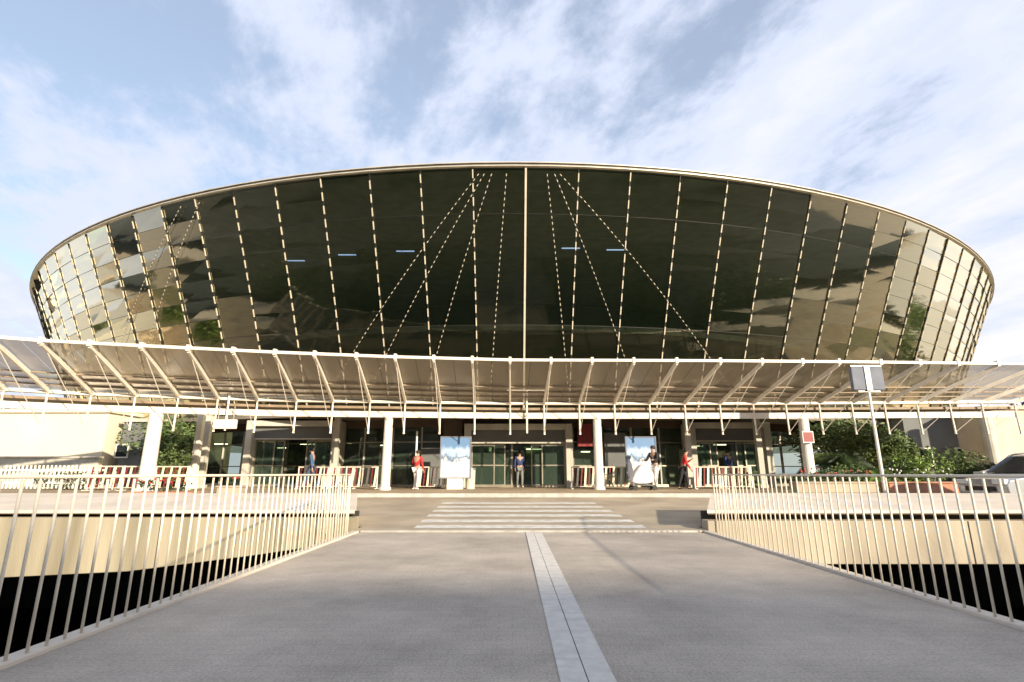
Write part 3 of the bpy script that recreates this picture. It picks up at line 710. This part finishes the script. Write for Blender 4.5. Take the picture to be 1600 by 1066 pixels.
bush('sprawling dark hedge at the foot of the cream building', bx(125, 23), 23, PAVZ, 1.5, .95, M['leafd'], 1700, .14)
bush('deep green bush between thick white column and pale pillar', bx(270, 24.3), 24.3, PAVZ, .75, 1.95, M['leaf'], 1500, .14)

# planters
def planter(lab, px, d, L_, mbox, mplant, flower, hh=.32):
    x = bx(px, d); z0 = PAVZ if d > KY else RZ(d)
    t = thing('flower_planter', lab, 'planter', (x, d, z0), group='planters beside the road')
    q = MB(); q.box((-L_/2, -.25, 0), (L_/2, .25, hh)); q.box((-L_/2 - .04, -.29, hh), (L_/2 + .04, .29, hh + .05)); q.build('trough', mbox, t, bevel=.01)
    rr = random.Random(int(px)); c = MB(); c.raw = True
    for k in range(int(L_ * 2)): leaves(c, (-L_/2 + .25 + k * .5, 0, hh + .2), (.32, .25, .22), 160, .1, rr)
    c.build('plants', mplant, t)
    c = MB()
    for k in range(int(L_ * 9)): c.ball((rr.uniform(-L_/2, L_/2), rr.uniform(-.25, .2), hh + rr.uniform(.25, .5)), .035, 6, 4)
    c.build('flowers', flower, t)
planter('long terracotta flower planter behind the right railing', 1432, 19.4, 2.4, M['terra'], M['leaf'], M['paint'])
planter('pale planter of dark shrubs behind the right railing', 1300, 19.6, 2.8, M['road'], M['leafd'], M['red'])
planter('terracotta planter with red flowers behind the left railing', 262, 17.6, 1.9, M['terra'], M['leafd'], M['red'], .2)
planter('short pale planter behind the left railing', 366, 18.9, .8, M['road'], M['leafd'], M['red'], .2)

# added planting and small buildings, out of frame, only to be mirrored in the drum
M['added_lawn'] = mat('added_lawn_grass', (.15, .15, .06), .9, .35, 2, .6, 50, col2=(.24, .21, .10))
for nm, a_ in (('added_lawn', (35, 21, 90, 24.4)), ('added_lawn', (35, 27.5, 52, 60)), ('added_lawn', (60, 27.5, 90, 60)), ('added_lawn', (-80, 20, -31, 22))):
    o = sheet(nm, [(a_[0], a_[1], PAVZ + .004), (a_[2], a_[1], PAVZ + .004), (a_[2], a_[3], PAVZ + .004), (a_[0], a_[3], PAVZ + .004)], M['added_lawn'])
for i, (x, y, h_, r_) in enumerate(((43, 33, 6, 2.4), (64, 33, 7, 3.2), (72, 25, 5, 2.4), (84, 36, 7, 3.4), (-37, 20.8, 3.4, 1.6), (-58, 20.5, 5.5, 2.4), (-72, 30, 7, 3))):
    tree('leafy_tree', ['short', 'rounded', 'broad', 'loose', 'tall', 'full', 'small', 'slender', 'dense', 'wide', 'high'][i] + ' leafy tree added for reflections on the lawn beyond the ' + ('right' if x > 0 else 'left') + ' end of the canopy', 'tree', x, y, PAVZ, h_, r_, M[['leaf', 'leafb', 'leafd'][i % 3]], n=1500, s=.45, group='side trees added for drum reflections', seed=60 + i)

M['added_apron'] = mat('added_apron_concrete', (.52, .49, .43), .8, .12, .3, .2, 20)  # added pale ground that whitens the reflection in the edge panes
for a_ in ((96, 19, 1400, 400), (-1400, 19, -95, 400)):
    sheet('added_apron', [(a_[0], a_[1], PAVZ + .005), (a_[2], a_[1], PAVZ + .005), (a_[2], a_[3], PAVZ + .005), (a_[0], a_[3], PAVZ + .005)], M['added_apron'])
# unseen trees added beside the bridge so the drum mirrors their green
for i, (x, y) in enumerate(((-19, 3.5), (-26, 6.5), (-34, 4), (19.5, 3.5), (27, 7), (34, 4), (42, 7))):
    tree('leafy_tree', 'tall leafy tree added for drum reflections, ' + ('first', 'second', 'third', 'first', 'second', 'third', 'fourth')[i] + (' left of the bridge' if x < 0 else ' right of the bridge'), 'tree', x, y, -9.0, 11.5, 3.0, M['leaf'], n=2600, s=.42, group='trees added to be mirrored', seed=20 + i)

# ------------------------------------------------------------------ neighbouring buildings
def block(name, lab, x0, x1, y0, y1, z0, z1, m, wins=None, wm=None):
    t = thing(name, lab, 'building', ((x0 + x1) / 2, (y0 + y1) / 2, z0)); cx_, cy_ = (x0 + x1) / 2, (y0 + y1) / 2
    q = MB(); q.box((x0 - cx_, y0 - cy_, 0), (x1 - cx_, y1 - cy_, z1 - z0)); q.build('wall', m, t)
    q = MB(); q.box((x0 - cx_ - .15, y0 - cy_ - .15, z1 - z0), (x1 - cx_ + .15, y1 - cy_ + .15, z1 - z0 + .18)); q.build('roof', wm or m, t)
    for (a_, b2, c_, d_) in wins or ():
        q = MB(); q.box((a_ - cx_, y0 - cy_ - .06, c_), (b2 - cx_, y0 - cy_ - .003, d_)); w_ = q.build('window', M['white'], t)
        q = MB(); q.box((a_ - cx_ + .07, y0 - cy_ - .075, c_ + .07), (b2 - cx_ - .07, y0 - cy_ - .062, d_ - .07)); q.build('pane', M['carglass'], w_)
    return t
b0 = PD(172, 640, 27.5)
block('cream_building', 'plain cream rendered building at the left edge', -60, b0.x, 27.5, 40, PAVZ, PD(90, 645, 27.5).z, M['cream'], wm=M['cream'])
block('slate_building', 'small slate grey building with a white framed window at the left', bx(174, 27.6), bx(238, 28), 27.9, 31, PAVZ, PD(200, 660, 28).z, M['slate'], wins=[(bx(177, 28), bx(198, 28), PD(180, 716, 28).z - PAVZ, PD(180, 694, 28).z - PAVZ)], wm=M['greyc'])
block('slate_building', 'wide slate grey building behind the bushes at the right', bx(1425, 29), bx(1552, 29), 29, 34, PAVZ, PD(1480, 652, 29).z, M['slate'], wins=[(bx(1440, 29), bx(1462, 29), 1.0, 2.0), (bx(1500, 29), bx(1522, 29), 1.0, 2.0)], wm=M['greyc'])
block('beige_building', 'beige rendered building at the right edge', bx(1560, 27), 33, 27, 36, PAVZ, PD(1580, 640, 27).z, M['beige'], wins=[(27.5, 28.5, .9, 2.1)], wm=M['beige'])
q = thing('pale_pier', 'pale rounded pier between slate and beige buildings at the right', 'pillar', (bx(1557, 26.6), 26.6, PAVZ))
m_ = MB(); m_.tube([(0, 0, 0), (0, 0, PD(1557, 640, 26.6).z - PAVZ)], .28, 16); m_.build('shaft', M['greyc'], q, smooth=False); m_ = MB(); m_.box((-.4, -.4, 0), (.4, .4, .25)); m_.build('plinth', M['greyc'], q)
# grey boundary wall + white picket fence at left
t = thing('boundary_wall', 'long grey boundary wall in front of the cream building', 'wall', (-22, 25, PAVZ))
m_ = MB(); m_.box((-20, 0, 0), (bx(150, 25) + 22, .25, PD(50, 716, 25).z - PAVZ)); m_.build('masonry', M['greyc'], t); m_ = MB(); m_.box((-20, -.05, PD(50, 716, 25).z - PAVZ), (bx(150, 25) + 22, .3, PD(50, 716, 25).z - PAVZ + .08)); m_.build('coping', M['kerb'], t)
t = thing('picket_fence', 'low white picket fence behind the left railing at the left edge', 'fence', (bx(40, 22.5), 22.5, PAVZ))
m_ = MB()
for k in range(60): m_.box((-7 + k * .17, -.012, .05), (-7 + k * .17 + .07, .012, .98))
m_.build('pickets', M['white'], t); m_ = MB(); m_.box((-7, .013, .25), (3.2, .045, .32)); m_.box((-7, .013, .75), (3.2, .045, .82)); m_.build('rail', M['white'], t)

block('added_kiosk', 'small white kiosk out of view, there to be mirrored in the drum', 53, 59, 24.5, 28, PAVZ, 3.6, M['cream'], wins=[(54, 55.5, 1, 2.2), (56.5, 58, 1, 2.2)])  # this block and the next two are unseen, added for the drum's reflections
block('added_store', 'low brown store building added out of view, mirrored in the drum', -66, -61, 24, 38, PAVZ, 4.2, M['beige'], wins=[(-65, -63.5, 1, 2.2)], wm=M['greyc'])
block('added_store', 'low slate store building added far out of view, mirrored in the drum', -92, -82, 24, 33, PAVZ, 6.2, M['slate'], wins=[(-90, -88, 1, 2.2)], wm=M['beige'])
# building behind the camera whose shadow crosses the bridge
YB = -26.0
hb = (6.1 - YB) * math.tan(R(SUN_EL)) / math.cos(R(SUN_AZ))
t = thing('parking_building', 'long beige parking building behind the viewpoint', 'building', (0, YB - 8, 0))
m_ = MB(); m_.box((-120, -8, 0), (120, 8, hb)); m_.build('wall', M['park'], t)
for k in range(-9, 10):
    m_ = MB(); m_.box((k * 12 - 4.6, 8.003, 3.2), (k * 12 + 4.6, 8.06, 4.6)); m_.build('opening', M['carglass'], t)

# ------------------------------------------------------------------ car
def car(lab, x, y, z0, paint, flip=1, rz=0):
    t = thing('parked_car', lab, 'car', (x, y, z0), rz)
    L_, W_ = 4.3, 1.7
    prof = [(-2.13, .32), (-2.15, .55), (-2.05, .72), (-1.35, .86), (-1.0, .90), (-.95, .9), (1.55, .95), (2.05, .93), (2.13, .70), (2.13, .35), (1.75, .24), (-1.9, .22)]
    def shell(prof, wf):
        n = len(prof); vs = []; fs = []
        for s_ in (-1, -.82, .82, 1):
            for (px_, pz) in prof:
                k = 1 if abs(s_) < .9 else wf
                cx_ = px_ * (1 if abs(s_) < .9 else .985); vs.append((cx_, s_ * W_/2, pz if abs(s_) < .9 else .24 + (pz - .24) * k))
        for r_ in range(3):
            for i in range(n): fs.append((r_*n+i, r_*n+(i+1) % n, (r_+1)*n+(i+1) % n, (r_+1)*n+i))
        fs += [tuple(range(n))[::-1], tuple(range(3*n, 4*n))]
        m__ = MB(); m__.add(vs, fs); return m__
    shell(prof, .93).build('body', paint, t, bevel=.03)
    gh = [(-1.15, .90), (-.45, 1.38), (.1, 1.45), (.95, 1.42), (1.65, 1.0), (1.7, .93)]
    m__ = MB(); vs = []
    for s_, kz in ((-1, 0), (1, 0)):
        for px_, pz in gh: vs.append((px_, s_ * (W_/2 - .04 - .16 * max(0, (pz - .9) / .55)), pz))
    n = len(gh); m__.add(vs, [tuple(range(n))[::-1], tuple(range(n, 2*n))] + [(i, i+1, i+1+n, i+n) for i in range(n-1)] + [(n-1, 0, n, 2*n-1)])
    m__.build('glasshouse', M['carglass'], t)
    m__ = MB(); rp = [(-.47, 1.39), (.1, 1.465), (.97, 1.435)]
    vs = [(px_, s_ * (W_/2 - .2), pz + .012) for s_ in (-1, 1) for px_, pz in rp]; vs += [(a_, b2, c_ - .05) for a_, b2, c_ in vs]
    m__.add(vs, [(0, 1, 4, 3), (1, 2, 5, 4), (9, 10, 7, 6), (10, 11, 8, 7), (0, 6, 7, 1), (1, 7, 8, 2), (3, 4, 10, 9), (4, 5, 11, 10), (0, 3, 9, 6), (2, 8, 11, 5)])
    m__.build('roof', paint, t, bevel=.01)
    for s_ in (-1, 1):
        for (a_, b2) in (((-1.15, .91), (-.46, 1.40)), ((.22, .93), (.18, 1.44)), ((1.66, .97), (.95, 1.42))):
            m__ = MB()
            fy = lambda z: s_ * (W_/2 - .035 - .16 * max(0, (z - .9) / .55))
            m__.bar((a_[0], fy(a_[1]), a_[1]), (b2[0], fy(b2[1]), b2[1]), .06, .03, (0, 1, 0))
            m__.build('window_pillar', paint, t)
        m__ = MB(); m__.box((-.75, s_ * (W_/2 + .02) - .05, .93), (-.58, s_ * (W_/2 + .02) + .09 * (s_ > 0) + .05, 1.05)); m__.build('mirror', paint, t, bevel=.02)
        m__ = MB(); m__.box((-2.16, s_ * .62 - .2, .58), (-2.02, s_ * .62 + .2, .72)); m__.build('headlight', M['tail'], t, bevel=.02)
        m__ = MB(); m__.box((2.03, s_ * .66 - .14, .7), (2.14, s_ * .66 + .14, .88)); m__.build('tail_light', M['dkred'], t)
        for wx in (-1.32, 1.28):
            m__ = MB(); m__.tube([(wx, s_ * (W_/2 - .2), .31), (wx, s_ * (W_/2 + .005), .31)], .31, 24); ty = m__.build('wheel', M['black'], t)
            m__ = MB(); m__.tube([(wx, s_ * (W_/2 - .05), .31), (wx, s_ * (W_/2 + .018), .31)], .2, 18); m__.build('rim', M['chrome'], ty)
        m__ = MB()
        for hx in (-.1, .85): m__.box((hx, s_ * W_/2 - .015, .76), (hx + .14, s_ * W_/2 + .015, .785))
        m__.build('handle', M['chrome'], t)
    m__ = MB(); m__.box((-2.18, -.5, .38), (-2.1, .5, .52)); m__.build('grille', M['black'], t)
    m__ = MB(); m__.box((-2.19, -.26, .30), (-2.17, .26, .40)); m__.build('number_plate', M['paint'], t)
car('silver saloon car facing left on the road at the right edge', 15.75, 16.0, RZ(15.9), M['silver'])
car('white car behind the silver one at the right edge', 20.0, 20.5, PAVZ, M['carwhite'], rz=R(6))

# ------------------------------------------------------------------ people
def skin_mesh(name, chain, m, parent, sub=1):
    """chain: {id:(pos, radius, parent id)}"""
    ids = list(chain); me = bpy.data.meshes.new(name)
    me.from_pydata([chain[i][0] for i in ids], [(ids.index(chain[i][2]), ids.index(i)) for i in ids if chain[i][2]], [])
    o = bpy.data.objects.new(name, me); C.objects.link(o)
    o.modifiers.new('skin', 'SKIN'); me.skin_vertices or None
    bm = bmesh.new(); bm.from_mesh(me); ly = bm.verts.layers.skin.verify(); bm.verts.ensure_lookup_table()
    for k, i in enumerate(ids):
        r = chain[i][1]; bm.verts[k][ly].radius = r if isinstance(r, tuple) else (r, r); bm.verts[k][ly].use_root = (k == 0)
    bm.to_mesh(me); bm.free()
    s = o.modifiers.new('sub', 'SUBSURF'); s.levels = sub; s.render_levels = sub
    dg = bpy.context.evaluated_depsgraph_get(); dg.update()
    nm = bpy.data.meshes.new_from_object(o.evaluated_get(dg)); nm.materials.clear(); nm.materials.append(m)
    nm.polygons.foreach_set('use_smooth', [True] * len(nm.polygons))
    o.modifiers.clear(); o.data = nm; nm.name = name; o.parent = parent
    return o
def person(lab, x, y, z0, rz, top, bot, shoes, stride=.12, lean=0., arms='down', scale=1., long_hair=False):
    t = thing('person', lab, 'person', (x, y, z0), rz, group=None); t.scale = (scale,) * 3
    V = Vector; fw = lambda f, zz: (f + lean * max(0, zz - .9))        # faces -y
    J = {}
    J['pel'] = (V((0, 0, .95)), (.15, .11), None); J['waist'] = (V((0, -fw(0, 1.1), 1.1)), (.13, .095), 'pel')
    J['chest'] = (V((0, -fw(0, 1.32), 1.32)), (.165, .11), 'waist'); J['neck'] = (V((0, -fw(0, 1.47), 1.48)), .055, 'chest')
    hd = V((0, -fw(.02, 1.6), 1.58)); J['head'] = (hd, (.075, .085), 'neck'); J['crown'] = (hd + V((0, .005, .10)), (.07, .08), 'head')
    legs = {}
    for s, n in ((-1, 'l'), (1, 'r')):
        f = stride * s
        J['hip' + n] = (V((s * .09, 0, .88)), .09, 'pel'); J['kn' + n] = (V((s * .10, -f * .6 - .03, .49)), .06, 'hip' + n)
        J['an' + n] = (V((s * .10, -f + .02, .08)), .038, 'kn' + n); J['toe' + n] = (V((s * .11, -f - .13, .035)), .032, 'an' + n)
        sh = V((s * .185, -fw(0, 1.42), 1.41)); J['sh' + n] = (sh, .055, 'chest')
        if arms == 'push': el = sh + V((s * .06, -.12, -.25)); wr = el + V((-s * .02, -.24, .0))
        elif arms == 'bent' and s > 0: el = sh + V((s * .07, -.02, -.28)); wr = el + V((-s * .08, -.2, .12))
        else: el = sh + V((s * .06, .02 + f * .3, -.29)); wr = el + V((s * .01, -.06 + f * .5, -.25))
        J['el' + n] = (el, .040, 'sh' + n); J['wr' + n] = (wr, .027, 'el' + n)
        d = (wr - el).normalized(); pm = wr + d * .07; J['palm' + n] = (pm, (.036, .018), 'wr' + n)
        sdv = V((0, 1, 0)) if abs(d.z) > .5 else V((1, 0, 0))
        for q in range(4):
            o1 = sdv * (q - 1.5) * .021; J['f%d%s' % (q, n)] = (pm + d * .05 + o1, .009, 'palm' + n); J['g%d%s' % (q, n)] = (pm + d * (.085 + .008 * (1.5 - abs(q - 1.5))) + o1 + V((-s * .012, 0, 0)), .008, 'f%d%s' % (q, n))
        J['th' + n] = (pm - d * .02 - sdv * .045, .010, 'palm' + n); J['ti' + n] = (pm + d * .02 - sdv * .058, .009, 'th' + n)
    body = skin_mesh('body', J, M['skin'], t)
    def sub(names, grow, root):
        out = {}
        for k in names:
            p, r, pa = J[k]; r = tuple(a_ + grow for a_ in r) if isinstance(r, tuple) else r + grow
            out[k] = (p, r, pa if (pa in names and k != root) else None)
        return out
    tp = sub(['chest', 'waist', 'pel', 'shl', 'ell', 'wrl', 'shr', 'elr', 'wrr'], .014, 'chest')
    tp['chest'] = (J['chest'][0], (.195, .138), None)
    tp['collar'] = (V((0, -fw(0, 1.43), 1.455)), (.075, .065), 'chest')
    tp['waist'] = (*tp['waist'][:2], 'chest'); tp['pel'] = (tp['pel'][0], tp['pel'][1], 'waist')
    skin_mesh('top', tp, top, t)
    lg = sub(['pel', 'hipl', 'knl', 'anl', 'hipr', 'knr', 'anr'], .012, 'pel'); lg['pel'] = (lg['pel'][0] - V((0, 0, .03)), lg['pel'][1], None)
    skin_mesh('trousers', lg, bot, t)
    for n in 'lr':
        a_, b2 = J['an' + n][0], J['toe' + n][0]; q = MB(); q.ball(((a_ + b2) / 2) - V((0, 0, .012)), .05, 10, 6, (.9, 2.3, .75)); q.build('shoe', shoes, t, smooth=True)
    q = MB(); q.ball(hd + V((0, .02, .075)), .1, 12, 8, (.95, 1.05, .95)); 
    if long_hair: q.ball(hd + V((0, .06, -.03)), .08, 10, 6, (1, .7, 1.5))
    q.build('hair', M['hair'], t, smooth=True)
    q = MB(); q.ball(hd + V((0, -.098, .01)), .016, 8, 5, (.8, 1, 1.3)); q.build('nose', M['skin'], t, smooth=True)
    q = MB()
    for s in (-1, 1): q.ball(hd + V((s * .03, -.086, .035)), .009, 6, 4)
    q.build('eyes', M['hair'], t)
    q = MB(); q.ball(hd + V((0, -.088, -.035)), .018, 8, 4, (1.1, .4, .35)); q.build('mouth', M['clred'], t)
    return t
person('person in a dark jacket and white trousers beside the right poster', bx(1022, 22.6), 22.4, PAVZ, R(-50), M['clblack'], M['clwhite'], M['black'], .16, .1, 'push', 1.02)
person('person in red with dark trousers leaning right of the right poster', bx(1067, 23.2), 23.2, PAVZ, R(70), M['clred'], M['clblack'], M['black'], .2, .28, 'bent', .97)
person('person in a red top and pale trousers left of the left poster', bx(651, 23), 23.0, PAVZ, R(160), M['clred'], M['clwhite'], M['clwhite'], .1, .06, 'bent', .93)
person('person in navy and pale trousers in the central doorway', bx(812, 26.45), 26.45, PAVZ, R(12), M['clnavy'], M['clgrey'], M['clwhite'], .12, 0, 'down', 1.0)
person('person in a blue top behind the left railing near the left entrance', bx(486, 23.6), 23.6, PAVZ, R(-90), M['clblue'], M['cljean'], M['black'], .22, .02, 'down', 1.0)
person('person in white standing in the right entrance', bx(1140, 25.6), 25.6, PAVZ, R(30), M['clnavy'], M['clwhite'], M['black'], .1, 0, 'down', 1.0)
bpy.data.objects['person.005']['label'] = 'person in navy top and white trousers at the right entrance'

# luggage trolley with white load
t = thing('luggage_trolley', 'metal luggage trolley with dark wheels in front of the right poster', 'trolley', (bx(1003, 22.2), 22.15, PAVZ), R(8))
q = MB(); q.tube([(-.5, -.25, .2), (.45, -.25, .2), (.45, .25, .2), (-.5, .25, .2), (-.5, -.25, .2)], .02, 6); q.tube([(.45, -.25, .2), (.6, -.25, .98), (.6, .25, .98), (.45, .25, .2)], .018, 6); q.tube([(-.3, -.25, .2), (-.3, .25, .2)], .015, 6); q.tube([(0, -.25, .2), (0, .25, .2)], .015, 6); q.build('frame', M['grey'], t)
for a_, b2 in ((-.4, -.25), (-.4, .25), (.4, -.25), (.4, .25)):
    q = MB(); q.tube([(a_, b2 - .025, .1), (a_, b2 + .025, .1)], .1, 14); q.build('wheel', M['black'], t)
lx, ly_ = t.location.x, t.location.y
sb = MB(); vs = []
ringp = [(-.52, .0), (-.58, .12), (-.40, .45), (-.12, .78), (.1, .80), (.34, .62), (.46, .30), (.42, .0)]
for yv, k in ((-.28, .82), (-.2, 1), (.2, 1), (.28, .82)): vs += [(a_ * k, yv, .02 + b2 * k) for a_, b2 in ringp]
n = len(ringp); sb.add(vs, [tuple(range(n))[::-1], tuple(range(3*n, 4*n))] + [(r_*n+i, r_*n+(i+1) % n, (r_+1)*n+(i+1) % n, (r_+1)*n+i) for r_ in range(3) for i in range(n)])
o = sb.build('luggage_bag', M['clwhite'], smooth=True); o.location = (lx, ly_, PAVZ + .22); o.rotation_euler = (0, 0, R(8)); ms = o.modifiers.new('s', 'SUBSURF'); ms.levels = 2; ms.render_levels = 2
tag(o, 'bulky white bag lying on the luggage trolley', 'bag')
# white pole left of the entrance
t = thing('slim_pole', 'slim white pole behind the red-clad person on the left', 'pole', (bx(649, 24.2), 24.2, PAVZ))
q = MB(); q.tube([(0, 0, 0), (0, 0, 2.5)], .045, 10); q.build('shaft', M['white'], t); q = MB(); q.tube([(0, 0, 0), (0, 0, .06)], .12, 12); q.build('base', M['grey'], t)
t = thing('litter_bin', 'pale grey litter bin right of the left poster', 'bin', (bx(735, 23.9), 23.9, PAVZ))
q = MB(); q.tube([(0, 0, 0), (0, 0, .8)], [.2, .22], 16); q.build('drum', M['greyc'], t); q = MB(); q.tube([(0, 0, .8), (0, 0, .88)], .24, 16); q.build('lid', M['grey'], t)
